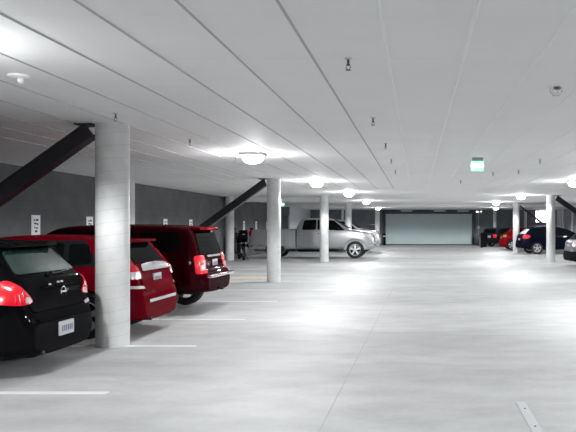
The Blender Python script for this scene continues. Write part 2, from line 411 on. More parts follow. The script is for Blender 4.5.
ll = [(-3.55, 5.0, 'ceiling light just outside the left edge of the picture'), (-3.12, 13.3, 'brightest ceiling light, nearest of the left row, above the diagonal brace'),
      (-3.05, 21.3, 'second ceiling light of the left row, above the third column'), (-2.75, 28.3, 'third ceiling light of the left row, over the pickup cab'),
      (-2.75, 38.0, 'farthest ceiling light of the left row, behind the pickup hood'), (4.8, 21.3, 'nearest ceiling light of the right row at picture edge'),
      (4.64, 31.2, 'ceiling light left of the column before the navy crossover'), (4.5, 39.8, 'farthest ceiling light of the right row, over the thin bright column'),
      (4.75, 13.0, 'ceiling light of the right row beyond the picture edge'), (4.75, 5.0, 'ceiling light of the right row beside the camera'),
      (-3.1, -3.5, 'ceiling light of the left row behind the camera'), (4.75, -3.5, 'ceiling light of the right row behind the camera')]
for a in ll: lamp_at(*a)
# added lamps with no seen fixture, brightening the exit end and right bay
lamp_at(-2.85, 51.5, 'added fill light over the lane near the garage door')
lamp_at(5.8, 51.5, 'added far right fill light before the charcoal SUV')
lamp_at(10.2, 37.0, 'added unseen fill light over the far right bay behind the navy crossover')

# ------------------------------------------------------------------ sprinklers and detectors
def sprinkler(x, y, label, first=[None]):
    if first[0] is None:
        o = empty('sprinkler_head', (x, y, CEIL), label, 'sprinkler', group='sprinkler heads under the ceiling')
        bm = BM(); lathe(bm, [(.035, -.001), (.035, -.008), (.02, -.012)], 16); link('escutcheon', bm, 'galv', o)
        bm = BM(); lathe(bm, [(.011, -.01), (.011, -.05), (.015, -.052), (.015, -.06), (.006, -.065)], 12); link('pipe_nipple', bm, 'sprinkler', o)
        bm = BM(); tube(bm, [(.012, 0, -.06), (.020, 0, -.075), (.004, 0, -.098)], .004, 6); tube(bm, [(-.012, 0, -.06), (-.020, 0, -.075), (-.004, 0, -.098)], .004, 6)
        link('frame_arms', bm, 'sprinkler', o)
        bm = BM(); lathe(bm, [(.006, -.096), (.024, -.098), (.024, -.101), (.004, -.102)], 14); link('deflector', bm, 'sprinkler', o)
        first[0] = o
    else:
        o = copy_tree(first[0]); o.location = (x, y, CEIL); o['label'] = label
    return o
for a in [(-.565, 5.75, 'nearest sprinkler head, at top centre of the ceiling'), (-.56, 8.9, 'second sprinkler head of the centre row'),
          (-.52, 11.65, 'third sprinkler head of the centre row'), (-.53, 14.4, 'fourth sprinkler head of the centre row'), (-.53, 17.3, 'fifth and farthest sprinkler head of the centre row'),
          (-3.68, 8.55, 'sprinkler head just above the top of the nearest column'), (-3.6, 11.1, 'sprinkler head right of the nearest column top'),
          (-3.63, 14.0, 'sprinkler head left of the brightest ceiling light'), (2.53, 14.4, 'sprinkler head nearest on the right, right of the exit sign'),
          (2.5, 17.2, 'sprinkler head farther right of the exit sign'), (1.94, 17.9, 'small sprinkler head just right of the exit sign'), (1.32, 21.2, 'small sprinkler head below left of the exit sign')]:
    sprinkler(*a)
o = empty('smoke_detector', (-3.64, 6.4, CEIL), 'white round ceiling detector with bright drop lens at upper left', 'smoke detector')
bm = BM(); lathe(bm, [(.095, -.001), (.095, -.02), (.07, -.034), (.04, -.036)], 28); link('base', bm, 'white_plastic', o)
bm = BM(); lathe(bm, [(.03, -.034), (.03, -.06), (.018, -.075), (.005, -.08)], 18, center=(.015, 0, 0)); link('sensor_head', bm, 'white_metal', o)
o = empty('caged_detector', (1.38, 6.95, CEIL), 'small caged detector with wire guard at upper right of the ceiling', 'smoke detector')
bm = BM(); lathe(bm, [(.04, -.001), (.04, -.02), (.025, -.03)], 20, center=(.01, 0, 0)); link('sensor', bm, 'sprinkler', o)
bm = BM()
for k in range(6):
    a = k*PI/3; tube(bm, [(.062*math.cos(a), .062*math.sin(a), 0), (.058*math.cos(a), .058*math.sin(a), -.05), (.03*math.cos(a), .03*math.sin(a), -.085), (0, 0, -.09)], .0035, 6)
for r, z in ((.06, -.04), (.045, -.07)):
    tube(bm, [(r*math.cos(t), r*math.sin(t), z) for t in [2*PI*k/20 for k in range(21)]], .0035, 6)
link('wire_guard', bm, 'chrome', o)

# ------------------------------------------------------------------ exit signs
def text_mesh(body, size, name, mat, parent, loc, extr=.003, rot=(PI/2, 0, 0)):
    c = bpy.data.curves.new(name, 'FONT'); c.body = body; c.size = size; c.extrude = extr; c.align_x = 'CENTER'; c.align_y = 'CENTER'
    c.offset = size*.02
    t = bpy.data.objects.new(name+'_tmp', c); COL.objects.link(t)
    dg = bpy.context.evaluated_depsgraph_get(); me = bpy.data.meshes.new_from_object(t.evaluated_get(dg))
    bpy.data.objects.remove(t); bpy.data.curves.remove(c)
    me.materials.clear(); me.materials.append(M[mat])
    o = bpy.data.objects.new(name, me); COL.objects.link(o); o.parent = parent; o.location = loc; o.rotation_euler = rot
    return o
def exit_sign(x, y, label, ztop=2.93):
    o = empty('exit_sign', (x, y, CEIL), label, 'exit sign')
    t = ztop-CEIL
    boxobj('canopy', 'exit_body', (-.11, .11, -.03, .03, t, -.001), o, .006)
    boxobj('sign_panel', 'exit_face', (-.135, .125, -.012, .012, t-.205, t), o, .004)
    text_mesh('EXIT', .115, 'lettering', 'exit_text', o, (-.02, -.015, t-.10))
    bm = BM(); prism(bm, [(.095, t-.135), (.118, t-.10), (.095, t-.065), (.088, t-.072), (.105, t-.10), (.088, t-.128)], -.018, -.013, 'y')
    link('arrow', bm, 'exit_text', o, smooth=False)
exit_sign(1.22, 14.1, 'green lit exit sign hanging from the ceiling right of centre')
exit_sign(-7.7, 40.0, 'small distant green exit sign just right of the second column', 2.95)

# ------------------------------------------------------------------ wall signs
for i, (y, lab) in enumerate([(16.7, 'white notice sign on the left wall above the black hatchback'), (19.45, 'white notice sign on the left wall just left of the nearest column'),
                 (25.3, 'white notice sign on the left wall above the maroon SUV, left one of two'), (28.15, 'white notice sign on the left wall above the maroon SUV, right one of two'),
                 (36.8, 'white notice sign on the left wall above the motorcycle'), (39.6, 'white notice sign on the left wall just left of the pickup tail'), (42.4, 'white notice sign on the left wall beside the second column')]):
    o = empty('wall_sign', (XL, y, 1.64), lab, 'sign', group='white notices along the left wall')
    boxobj('sign_face', 'sign', (0, .012, -.19, .19, -.27, .24), o, .003)
    bm = BM()
    for (a, b, c, d) in ((-.10, -.03, .10, .14), (0, .1, .10, .15), (-.09, .02, .02, .06), (.04, .09, .0, .05), (-.08, -.04, -.08, -.03), (.0, .07, -.09, -.05), (-.05, .05, -.17, -.12)):
        box(bm, .012, .015, a, b, c, d)
    link('sign_marks', bm, 'sign_text', o, smooth=False)

# ------------------------------------------------------------------ vehicles
def chaikin(P, n=1, closed=False):
    for _ in range(n):
        Q = [] if closed else [P[0]]
        m = len(P)
        for i in range(m if closed else m-1):
            a, b = P[i], P[(i+1) % m]
            Q.append((a[0]*.75+b[0]*.25, a[1]*.75+b[1]*.25)); Q.append((a[0]*.25+b[0]*.75, a[1]*.25+b[1]*.75))
        if not closed: Q.append(P[-1])
        P = Q
    return P
def interp(P, x):
    if x <= P[0][0]: return P[0][1]
    for a, b in zip(P, P[1:]):
        if x <= b[0]:
            t = (x-a[0])/max(1e-6, b[0]-a[0]); return a[1]+(b[1]-a[1])*t
    return P[-1][1]

def rounded(P, k=.14, rmax=.06):
    Q = []; m = len(P)
    for i in range(m):
        a, b, c = Vector(P[i-1]), Vector(P[i]), Vector(P[(i+1) % m])
        da = min(k*(a-b).length, rmax); dc = min(k*(c-b).length, rmax)
        p = b+(a-b).normalized()*da; q = b+(c-b).normalized()*dc
        mid = (p+q)/2*.5+b*.5
        Q += [tuple(p), tuple(mid), tuple(q)]
    return Q

class Car:
    def __init__(s, name, label, cat, loc, rz, top, W, belt, paint, wheels, wr, rear=(.5, .20), front=(.9, .30), zb=.19, tumble=.30,
                 bed=None, bump_r=.62, bump_f=.55, bump_mat=None, arch=None, archy=None, low=2):
        s.root = empty(name, loc, label, cat, rz); s.L = top[-1][0]; s.W = W; s.paint = paint; s.wr = wr
        L = s.L; T = chaikin(top, 1)
        T2 = [T[0]]
        for p in T[1:]:
            while p[0]-T2[-1][0] > .28: T2.append((T2[-1][0]+.22, interp(T, T2[-1][0]+.22)))
            if p[0]-T2[-1][0] > .006: T2.append(p)
        T2[-1] = (L, T[-1][1])
        bm = BM(); rings = []
        for x, zt in T2:
            w = W/2
            if x < rear[0]: w *= 1-rear[1]*(1-x/rear[0])**2.6
            if L-x < front[0]: w *= 1-front[1]*(1-(L-x)/front[0])**2.4
            b = zb
            if x < .4: b += .05*(1-x/.4)
            if L-x < .5: b += .06*(1-(L-x)/.5)
            bx = min(belt if not callable(belt) else belt(x), zt-.05)
            wb = .955*w; hr = zt-bx; wt = wb-hr*tumble-(.0 if hr > .2 else .02); r = min(.09, hr*.6)
            half = [(.72*w, b), (.92*w, b+.04), (.975*w, b+.14), (w, b+.55*(bx-b)), (.99*w, b+.8*(bx-b)), (wb, bx),
                    (wb+(wt-wb)*.4, bx+(zt-r-bx)*.45), (wt, zt-r), (wt-.45*r, zt-.28*r), (.72*wt, zt-.012), (.36*wt, zt-.002)]
            pts = [(0, b)]+half+[(0, zt)]+[(-y, z) for y, z in reversed(half)]
            rings.append([bm.verts.new((x, y, z)) for y, z in pts])
        n = len(rings[0])
        for A, B in zip(rings, rings[1:]):
            for i in range(n): bm.faces.new((A[i], A[(i+1) % n], B[(i+1) % n], B[i]))
        # end caps as ladders
        for R in (rings[0], rings[-1]):
            for i in range(1, n//2): 
                a, b2 = R[i], R[i+1]; c, d = R[(n-i-1) % n], R[(n-i) % n]
                if i == 1: bm.faces.new((R[0], R[1], R[n-1]))
                if i < n//2-1: bm.faces.new((a, b2, c, d))
                else: bm.faces.new((a, R[n//2], d))
        bmesh.ops.recalc_face_normals(bm, faces=bm.faces)
        me = bpy.data.meshes.new('tmp'); bm.to_mesh(me); bm.free()
        me.materials.append(M[paint]); me.materials.append(M['blackpl'])
        ob = bpy.data.objects.new('tmp', me); COL.objects.link(ob)
        md = ob.modifiers.new('s', 'SUBSURF'); md.levels = low; md.render_levels = low
        dg = bpy.context.evaluated_depsgraph_get(); me2 = bpy.data.meshes.new_from_object(ob.evaluated_get(dg))
        bb = BM(); bb.from_mesh(me2); s.bvh = BVHTree.FromBMesh(bb); bb.free()
        ob.modifiers.clear(); ob.data = me2
        # cutters for wheel arches and bed
        cut = BM(); ra = arch or wr*1.17
        for wx in wheels:
            for sd in (-1, 1):
                ya, yb = sorted((sd*(W/2-.30), sd*(W/2+.2)))
                lathe(cut, [(ra, ya), (ra, yb)], 32, 'y', (wx, 0, wr), mi=1)
        if bed: box(cut, bed[0], bed[1], -W/2+.13, W/2-.13, bed[2], bed[3], mi=0)
        bmesh.ops.recalc_face_normals(cut, faces=cut.faces)
        cm = bpy.data.meshes.new('cut'); cut.to_mesh(cm); cut.free(); cm.materials.append(M[paint]); cm.materials.append(M['blackpl'])
        co = bpy.data.objects.new('cut', cm); COL.objects.link(co)
        md = ob.modifiers.new('b', 'BOOLEAN'); md.operation = 'DIFFERENCE'; md.object = co; md.solver = 'EXACT'; md.use_self = True
        dg = bpy.context.evaluated_depsgraph_get(); dg.update(); me3 = bpy.data.meshes.new_from_object(ob.evaluated_get(dg))
        bpy.data.objects.remove(co); bpy.data.objects.remove(ob)
        # split off the bumpers
        def sub(name, keep, mat):
            b = BM(); b.from_mesh(me3)
            bmesh.ops.delete(b, geom=[f for f in b.faces if not keep(f.calc_center_median())], context='FACES')
            m = bpy.data.meshes.new(name); b.to_mesh(m); b.free(); m.materials.clear()
            m.materials.append(M[mat]); m.materials.append(M['blackpl'])
            for p in m.polygons: p.use_smooth = True
            m.set_sharp_from_angle(angle=math.radians(38))
            o = bpy.data.objects.new(name, m); COL.objects.link(o); o.parent = s.root
            return o
        rb = lambda c: c.z < bump_r and c.x < max(.1, wheels[0]-ra+.02)
        fb = lambda c: c.z < bump_f and c.x > wheels[1]+ra-.02
        s.body = sub('body', lambda c: not rb(c) and not fb(c), paint)
        s.rb = sub('rear_bumper', rb, bump_mat or paint); s.fb = sub('front_bumper', fb, bump_mat or paint)
        # underside pan closing the shell
        bmu = BM(); box(bmu, wheels[0]+ra+.05, wheels[1]-ra-.05, -W/2*.86, W/2*.86, zb-.04, zb+.06)
        for wx in wheels: tube(bmu, [(wx, -W/2+.25, wr), (wx, W/2-.25, wr)], .05)
        link('underbody', bmu, 'blackpl', s.root)
        s.wheels(wheels, wr)
    def wheels(s, wx, r, tw=.21):
        k = None
        for x in wx:
            for sd in (1, -1):
                if k is None:
                    bm = BM(); rr = r*.66; h = tw/2
                    lathe(bm, [(rr, -h*.86), (rr+.02, -h), (r*.9, -h), (r*.985, -h*.8), (r, -h*.5), (r, h*.5), (r*.985, h*.8), (r*.9, h), (rr+.02, h), (rr, h*.86), (rr-.02, h*.5), (rr-.02, -h*.5), (rr, -h*.86)], 36, 'y', cap=False)
                    t = link('wheel', bm, 'rubber', s.root)
                    bm = BM()
                    lathe(bm, [(rr, h*.90), (rr-.008, h*.95), (rr*.90, h*.86), (rr*.88, h*.2), (rr*.9, -h*.5), (rr*.92, -h*.5), (rr*.93, h*.8)], 36, 'y', cap=False)
                    lathe(bm, [(.055, h*.3), (.055, h*.86), (.035, h*.93)], 20, 'y')
                    for q in range(5):
                        a = q*2*PI/5+.3; ca, sa = math.cos(a), math.sin(a)
                        V = []
                        for (rad, hw2, y2) in ((.04, .032, .88), (rr*.93, .05, .84)):
                            for ww in (-hw2, hw2):
                                for yy in (h*y2, h*(y2-.3)):
                                    V.append(bm.verts.new((rad*ca-ww*sa, yy, rad*sa+ww*ca)))
                        for qd in ((0,1,3,2),(4,6,7,5),(0,4,5,1),(2,3,7,6),(0,2,6,4),(1,5,7,3)): bm.faces.new([V[i] for i in qd])
                    rm = link('rim', bm, 'alloy', t)
                    bm = BM(); lathe(bm, [(.16, h*.1), (.16, h*.3), (.02, h*.35)], 20, 'y'); link('brake_disc', bm, 'steel', t)
                    k = t
                else:
                    t = k.copy(); COL.objects.link(t)
                    for ch in [c for c in bpy.data.objects if c.parent == k]:
                        c = ch.copy(); COL.objects.link(c); c.parent = t
                t.location = (x, sd*(s.W/2-.135), r); t.rotation_euler = (0, 0, 0 if sd > 0 else PI)
    def patch(s, name, poly, view, mat, off=.005, thick=.012, parent=None, smooth=1, label=None, cell=.07):
        """a panel of the given outline laid on the body surface; view says from which side the outline is drawn"""
        r2 = math.sqrt(.5)
        sd = -1 if view.endswith('-') else 1
        v0 = view.rstrip('+-')
        o0 = Vector((0, 0, 0))
        if v0 == 'side': ua, d = Vector((1, 0, 0)), Vector((0, -sd, 0))
        elif v0 == 'rear': ua, d = Vector((0, 1, 0)), Vector((1, 0, 0))
        elif v0 == 'front': ua, d = Vector((0, 1, 0)), Vector((-1, 0, 0))
        elif v0 == 'rc': ua, d = Vector((r2, sd*r2, 0)), Vector((r2, -sd*r2, 0))
        elif v0 == 'fc': ua, d, o0 = Vector((-r2, sd*r2, 0)), Vector((-r2, -sd*r2, 0)), Vector((s.L, 0, 0))
        P = chaikin(poly, 2, True) if smooth == 2 else rounded(poly) if smooth else poly
        bm = BM(); vs = [bm.verts.new((u, v, 0)) for u, v in P]; bm.faces.new(vs)
        bmesh.ops.triangulate(bm, faces=bm.faces)
        for _ in range(6):
            es = [e for e in bm.edges if e.calc_length() > cell]
            if not es: break
            bmesh.ops.subdivide_edges(bm, edges=es, cuts=1)
            bmesh.ops.triangulate(bm, faces=[f for f in bm.faces if len(f.verts) > 3])
        bm.verts.ensure_lookup_table(); out = {}; inn = {}
        for v in bm.verts:
            o = o0+ua*v.co.x+Vector((0, 0, v.co.y))-d*6
            h, nrm, idx, dist = s.bvh.ray_cast(o, d)
            if h is None: h, nrm, idx, dist = s.bvh.find_nearest(o+d*5.2)
            if nrm.dot(d) > 0: nrm = -nrm
            out[v.index if v.index >= 0 else id(v)] = (h, nrm)
            v.tag = True; v.co = h; v.normal = nrm
        bm.verts.index_update()
        N = [v.normal.copy() for v in bm.verts]; C = [v.co.copy() for v in bm.verts]
        b2 = BM()
        A = [b2.verts.new(C[i]+N[i]*off) for i in range(len(C))]; B = [b2.verts.new(C[i]-N[i]*(thick-off)) for i in range(len(C))]
        for f in bm.faces:
            ix = [v.index for v in f.verts]
            b2.faces.new([A[i] for i in ix]); b2.faces.new([B[i] for i in reversed(ix)])
        for e in bm.edges:
            if len(e.link_faces) == 1:
                i, j = e.verts[0].index, e.verts[1].index; b2.faces.new((A[i], A[j], B[j], B[i]))
        bm.free()
        o = link(name, b2, mat, parent or s.root, sharp=50)
        if label: o['label'] = label
        return o
    def both(s, name, poly, v, mat, **k): return [s.patch(name, poly, v+'+', mat, **k), s.patch(name, poly, v+'-', mat, **k)]
    def surf(s, x, z, sd=1):
        h = s.bvh.ray_cast(Vector((x, sd*3, z)), Vector((0, -sd, 0)))[0]; return h or Vector((x, sd*s.W/2, z))
    def rearx(s, y, z):
        h = s.bvh.ray_cast(Vector((-3, y, z)), Vector((1, 0, 0)))[0]; return h or Vector((0, y, z))
    def mirrors(s, x, z, mat):
        for sd in (1, -1):
            p = s.surf(x, z, sd); bm = BM(); y = p.y
            box(bm, x-.07, x+.07, min(y+sd*.05, y+sd*.24), max(y+sd*.05, y+sd*.24), z-.02, z+.13, bev=.025)
            box(bm, x-.02, x+.04, min(y-sd*.04, y+sd*.1), max(y-sd*.04, y+sd*.1), z-.01, z+.03)
            link('side_mirror', bm, mat, s.root)
    def handle(s, x, z, parents, mat):
        for sd, pr in zip((1, -1), parents):
            p = s.surf(x, z, sd); bm = BM()
            box(bm, x-.09, x+.09, min(p.y, p.y+sd*.045), max(p.y, p.y+sd*.045), z-.014, z+.014, bev=.008)
            link('door_handle', bm, mat, pr)
    def plate(s, y, z, w=.31, h=.155, tilt=0):
        p = s.rearx(y, z); bm = BM(); box(bm, p.x-.02, p.x+.006, y-w/2, y+w/2, z-h/2, z+h/2, bev=.003)
        pl = link('license_plate', bm, 'plate', s.root)
        bm = BM()
        for k in range(6):
            yy = y-.105+k*.042; box(bm, p.x-.022, p.x-.019, yy-.012, yy+.012, z-.035, z+.03)
        link('plate_characters', bm, 'plate_dark', pl, smooth=False)
    def exhaust(s, y, z, x=-.02):
        bm = BM(); lathe(bm, [(.026, 0), (.026, .3), (.02, .3)], 14, 'x', (x, y, z)); link('exhaust_pipe', bm, 'steel', s.root)
    def ring_badge(s, y, z, r, bar=True):
        p = s.rearx(y, z); bm = BM()
        tube(bm, [(p.x-.012, y+r*math.cos(t), z+r*math.sin(t)) for t in [2*PI*k/20 for k in range(21)]], r*.13, 6)
        if bar: box(bm, p.x-.02, p.x-.004, y-r*1.2, y+r*1.2, z-r*.17, z+r*.17)
        link('badge', bm, 'chrome', s.root)

# --- black hatchback, near left
B = Car('hatchback_car', 'black hatchback parked nearest the camera at left edge, red tail light lit up', 'car', (-3.99, 7.95, 0), PI,
        [(0, .58), (.03, .70), (.09, .78), (.12, 1.02), (.20, 1.10), (.44, 1.35), (.46, 1.42), (.80, 1.47), (1.6, 1.505), (2.4, 1.46), (2.75, 1.33), (3.3, 1.03), (3.9, .92), (4.15, .8), (4.25, .66), (4.3, .52)],
        1.72, .98, 'p_black', (.78, 3.4), .31, rear=(.6, .24), bump_r=.66)
d1 = B.both('door', [(1.15, .4), (2.05, .32), (2.1, .97), (1.0, .99), (.98, .75)], 'side', 'p_black', off=.006)
d2 = B.both('door', [(2.1, .32), (3.02, .32), (3.05, .95), (2.15, .97)], 'side', 'p_black', off=.006)
B.handle(1.2, .88, d1, 'p_black'); B.handle(2.28, .88, d2, 'p_black')
B.both('side_window', [(.72, 1.08), (1.02, 1.04), (1.05, 1.36), (.80, 1.36)], 'side', 'glass', off=.01)
B.both('side_window', [(1.10, 1.04), (2.05, 1.03), (2.05, 1.39), (1.12, 1.38)], 'side', 'glass', off=.01)
B.both('side_window', [(2.12, 1.03), (2.98, 1.02), (2.6, 1.33), (2.12, 1.39)], 'side', 'glass', off=.01)
B.patch('windshield', [(-.66, 1.06), (.66, 1.06), (.52, 1.40), (-.52, 1.40)], 'front', 'glass', off=.008)
B.patch('tailgate', [(-.60, .70), (.60, .70), (.64, 1.04), (-.64, 1.04)], 'rear', 'p_black', off=.012)
B.patch('rear_window', [(-.62, 1.10), (.62, 1.10), (.50, 1.35), (-.50, 1.35)], 'rear', 'rear_glass', off=.012, label='rear window with a green reflection in its colour')
bm = BM(); box(bm, .36, .66, -.52, .52, 1.385, 1.43, bev=.018); link('spoiler', bm, 'p_black', B.root)
for v in ('rc+', 'rc-'):
    tl = B.patch('tail_light', [(.43, .80), (.62, .79), (.86, .83), (.80, 1.00), (.70, 1.06), (.60, 1.0), (.50, .90)], v, 'red_lens', off=.02, thick=.03, smooth=2)
    B.patch('reverse_lamp', [(.46, .815), (.54, .81), (.54, .87), (.49, .87)], v, 'clear_lens', off=.024, thick=.01, parent=tl)
for v in ('fc+', 'fc-'): B.patch('headlight', [(.42, .66), (.72, .68), (.82, .82), (.6, .8)], v, 'clear_lens', off=.012)
p = B.rearx(0, 1.08); bm = BM(); tube(bm, [(p.x-.03, .05, 1.08), (p.x-.02, -.35, 1.10)], .009, 6); lathe(bm, [(.03, -.04), (.03, 0), (.01, .01)], 12, 'x', (p.x-.0, .05, 1.08)); link('rear_wiper', bm, 'blackpl', B.root)
B.ring_badge(-.12, .87, .055); B.plate(0, .475)
p = B.rearx(0, .95)
for yy in (.16, -.02, -.10):
    bm = BM(); lathe(bm, [(.012, -.02), (.014, 0), (.006, .006)], 10, 'x', (p.x-.01, yy, .97 if yy > 0 else .985)); link('plate_lamp', bm, 'clear_lens', B.root)
bm = BM(); box(bm, p.x-.035, p.x, -.33, .33, .94, .965, bev=.008); link('tailgate_handle', bm, 'p_black', B.root)
B.patch('bumper_highlight', [(-.68, .70), (-.50, .68), (-.50, .71), (-.66, .74)], 'rear', 'chrome', off=.02)  # chrome sliver standing in for a highlight on the bumper
B.patch('bumper_step', [(-.55, .60), (.55, .60), (.55, .63), (-.55, .63)], 'rear', 'p_black', off=.02, smooth=0)
B.mirrors(2.95, 1.0, 'p_black'); B.exhaust(.5, .27)

# --- red crossover behind the first column
R = Car('crossover_car', 'red crossover parked behind the nearest column, chrome strip over its plate', 'car', (-3.93, 10.82, 0), PI,
        [(0, .56), (.03, .70), (.10, .80), (.13, 1.0), (.20, 1.07), (.40, 1.33), (.42, 1.40), (.75, 1.45), (1.5, 1.50), (2.3, 1.47), (2.7, 1.36), (3.4, 1.05), (4.0, .96), (4.3, .84), (4.42, .68), (4.48, .55)],
        1.78, .98, 'p_red', (.80, 3.45), .33, rear=(.65, .26), bump_r=.60)
d1 = R.both('door', [(1.2, .42), (2.1, .34), (2.15, .97), (1.05, .99), (1.0, .75)], 'side', 'p_red', off=.006)
d2 = R.both('door', [(2.15, .34), (3.1, .34), (3.12, .96), (2.2, .97)], 'side', 'p_red', off=.006)
R.handle(1.3, .88, d1, 'p_red'); R.handle(2.35, .88, d2, 'p_red')
R.both('window_surround', [(.62, 1.04), (3.25, 1.0), (2.7, 1.41), (.85, 1.41)], 'side', 'blackpl', off=.007)
R.both('side_window', [(.72, 1.08), (1.05, 1.05), (1.08, 1.36), (.80, 1.35)], 'side', 'glass', off=.01)
R.both('side_window', [(1.13, 1.05), (2.08, 1.04), (2.08, 1.39), (1.15, 1.37)], 'side', 'glass', off=.01)
R.both('side_window', [(2.15, 1.04), (3.0, 1.03), (2.6, 1.34), (2.15, 1.39)], 'side', 'glass', off=.01)
R.patch('windshield', [(-.68, 1.08), (.68, 1.08), (.54, 1.42), (-.54, 1.42)], 'front', 'glass', off=.008)
R.patch('tailgate', [(-.62, .66), (.62, .66), (.60, 1.04), (-.60, 1.04)], 'rear', 'p_red', off=.012)
R.patch('rear_window', [(-.56, 1.07), (.56, 1.07), (.48, 1.35), (-.48, 1.35)], 'rear', 'glass', off=.012)
for v in ('rc+', 'rc-'):
    tl = R.patch('tail_light', [(.50, .84), (.72, .84), (.84, 1.0), (.86, 1.22), (.76, 1.27), (.66, 1.08), (.52, .98)], v, 'red_lens', off=.02, thick=.03, smooth=2)
    R.patch('reverse_lamp', [(.52, .85), (.68, .85), (.70, .95), (.54, .95)], v, 'clear_lens', off=.026, thick=.01, parent=tl)
for v in ('fc+', 'fc-'): R.patch('headlight', [(.42, .68), (.74, .70), (.84, .84), (.6, .82)], v, 'clear_lens', off=.012)
R.patch('chrome_garnish', [(-.55, .95), (.55, .95), (.50, 1.03), (.2, 1.05), (-.2, 1.05), (-.50, 1.03)], 'rear', 'chrome', off=.035, thick=.035)
R.ring_badge(0, 1.0, .075); R.plate(0, .82)
p = R.rearx(0, 1.4); bm = BM(); box(bm, .30, .68, -.55, .55, 1.375, 1.42, bev=.018); link('spoiler', bm, 'p_red', R.root)
R.patch('bumper_step', [(-.55, .50), (.55, .50), (.55, .545), (-.55, .545)], 'rear', 'chrome', off=.02, smooth=0)
R.both('reflector', [(.45, .70), (.72, .72), (.70, .76), (.48, .74)], 'rc', 'clear_lens', off=.015)
R.mirrors(3.0, 1.02, 'p_red'); R.exhaust(.5, .26)

# --- maroon SUV
V = Car('suv_car', 'dark maroon boxy SUV with a black rear window parked beyond the red crossover', 'car', (-3.83, 13.62, 0), PI,
        [(0, .62), (.02, .76), (.12, .80), (.14, 1.02), (.19, 1.10), (.30, 1.50), (.36, 1.60), (.6, 1.635), (1.5, 1.66), (2.6, 1.64), (2.95, 1.56), (3.5, 1.15), (3.7, 1.10), (4.4, 1.02), (4.65, .9), (4.72, .7), (4.75, .6)],
        1.84, 1.08, 'p_maroon', (.92, 3.72), .37, rear=(.5, .18), zb=.34, tumble=.22, bump_r=.70)
d1 = V.both('door', [(1.42, .45), (2.3, .45), (2.32, 1.08), (1.3, 1.08)], 'side', 'p_maroon', off=.006)
d2 = V.both('door', [(2.35, .45), (3.3, .45), (3.3, 1.06), (2.37, 1.08)], 'side', 'p_maroon', off=.006)
V.handle(1.5, .98, d1, 'blackpl'); V.handle(2.5, .98, d2, 'blackpl')
V.both('side_window', [(.48, 1.15), (1.25, 1.14), (1.25, 1.52), (.55, 1.50)], 'side', 'glass', off=.01)
V.both('side_window', [(1.33, 1.14), (2.28, 1.14), (2.28, 1.54), (1.33, 1.53)], 'side', 'glass', off=.01)
V.both('side_window', [(2.36, 1.14), (3.3, 1.13), (2.9, 1.5), (2.36, 1.54)], 'side', 'glass', off=.01)
V.patch('windshield', [(-.72, 1.18), (.72, 1.18), (.62, 1.57), (-.62, 1.57)], 'front', 'glass', off=.008)
V.patch('tailgate', [(-.60, .76), (.60, .76), (.62, 1.05), (-.62, 1.05)], 'rear', 'p_maroon', off=.012)
V.patch('rear_window', [(-.68, 1.09), (.68, 1.09), (.62, 1.50), (-.62, 1.50)], 'rear', 'glass', off=.012)
bm = BM(); box(bm, .20, .50, -.60, .60, 1.54, 1.60, bev=.022); sp = link('spoiler', bm, 'p_red', V.root); sp['label'] = 'bright red spoiler edge'
bm = BM(); box(bm, .185, .20, -.2, .2, 1.555, 1.585); link('high_brake_light', bm, 'red_lens', sp)
for v in ('rc+', 'rc-'):
    tl = V.patch('tail_light', [(.50, .74), (.76, .74), (.78, 1.07), (.50, 1.07)], v, 'red_lens', off=.02, thick=.03)
    V.patch('reverse_lamp', [(.55, .80), (.68, .80), (.68, .90), (.55, .90)], v, 'clear_lens', off=.026, thick=.01, parent=tl)
for v in ('fc+', 'fc-'): V.patch('headlight', [(.42, .78), (.78, .80), (.8, .94), (.5, .94)], v, 'clear_lens', off=.012)
V.plate(-.05, .90, h=.15); V.ring_badge(.38, .88, .03, False)
p = V.rearx(0, 1.05); bm = BM(); box(bm, p.x-.05, p.x, -.40, .40, 1.035, 1.075, bev=.01); link('tailgate_handle', bm, 'chrome', V.root)
bm = BM(); box(bm, -.09, .12, -.74, .74, .66, .72, bev=.02); link('bumper_step', bm, 'chrome', V.root)
V.mirrors(3.2, 1.12, 'blackpl'); V.exhaust(-.45, .37, .06)
bm = BM(); lathe(bm, [(.02, -.06), (.02, .2), (.015, .2)], 10, 'x', (.0, 0, .42)); link('tow_hitch', bm, 'steel', V.root)

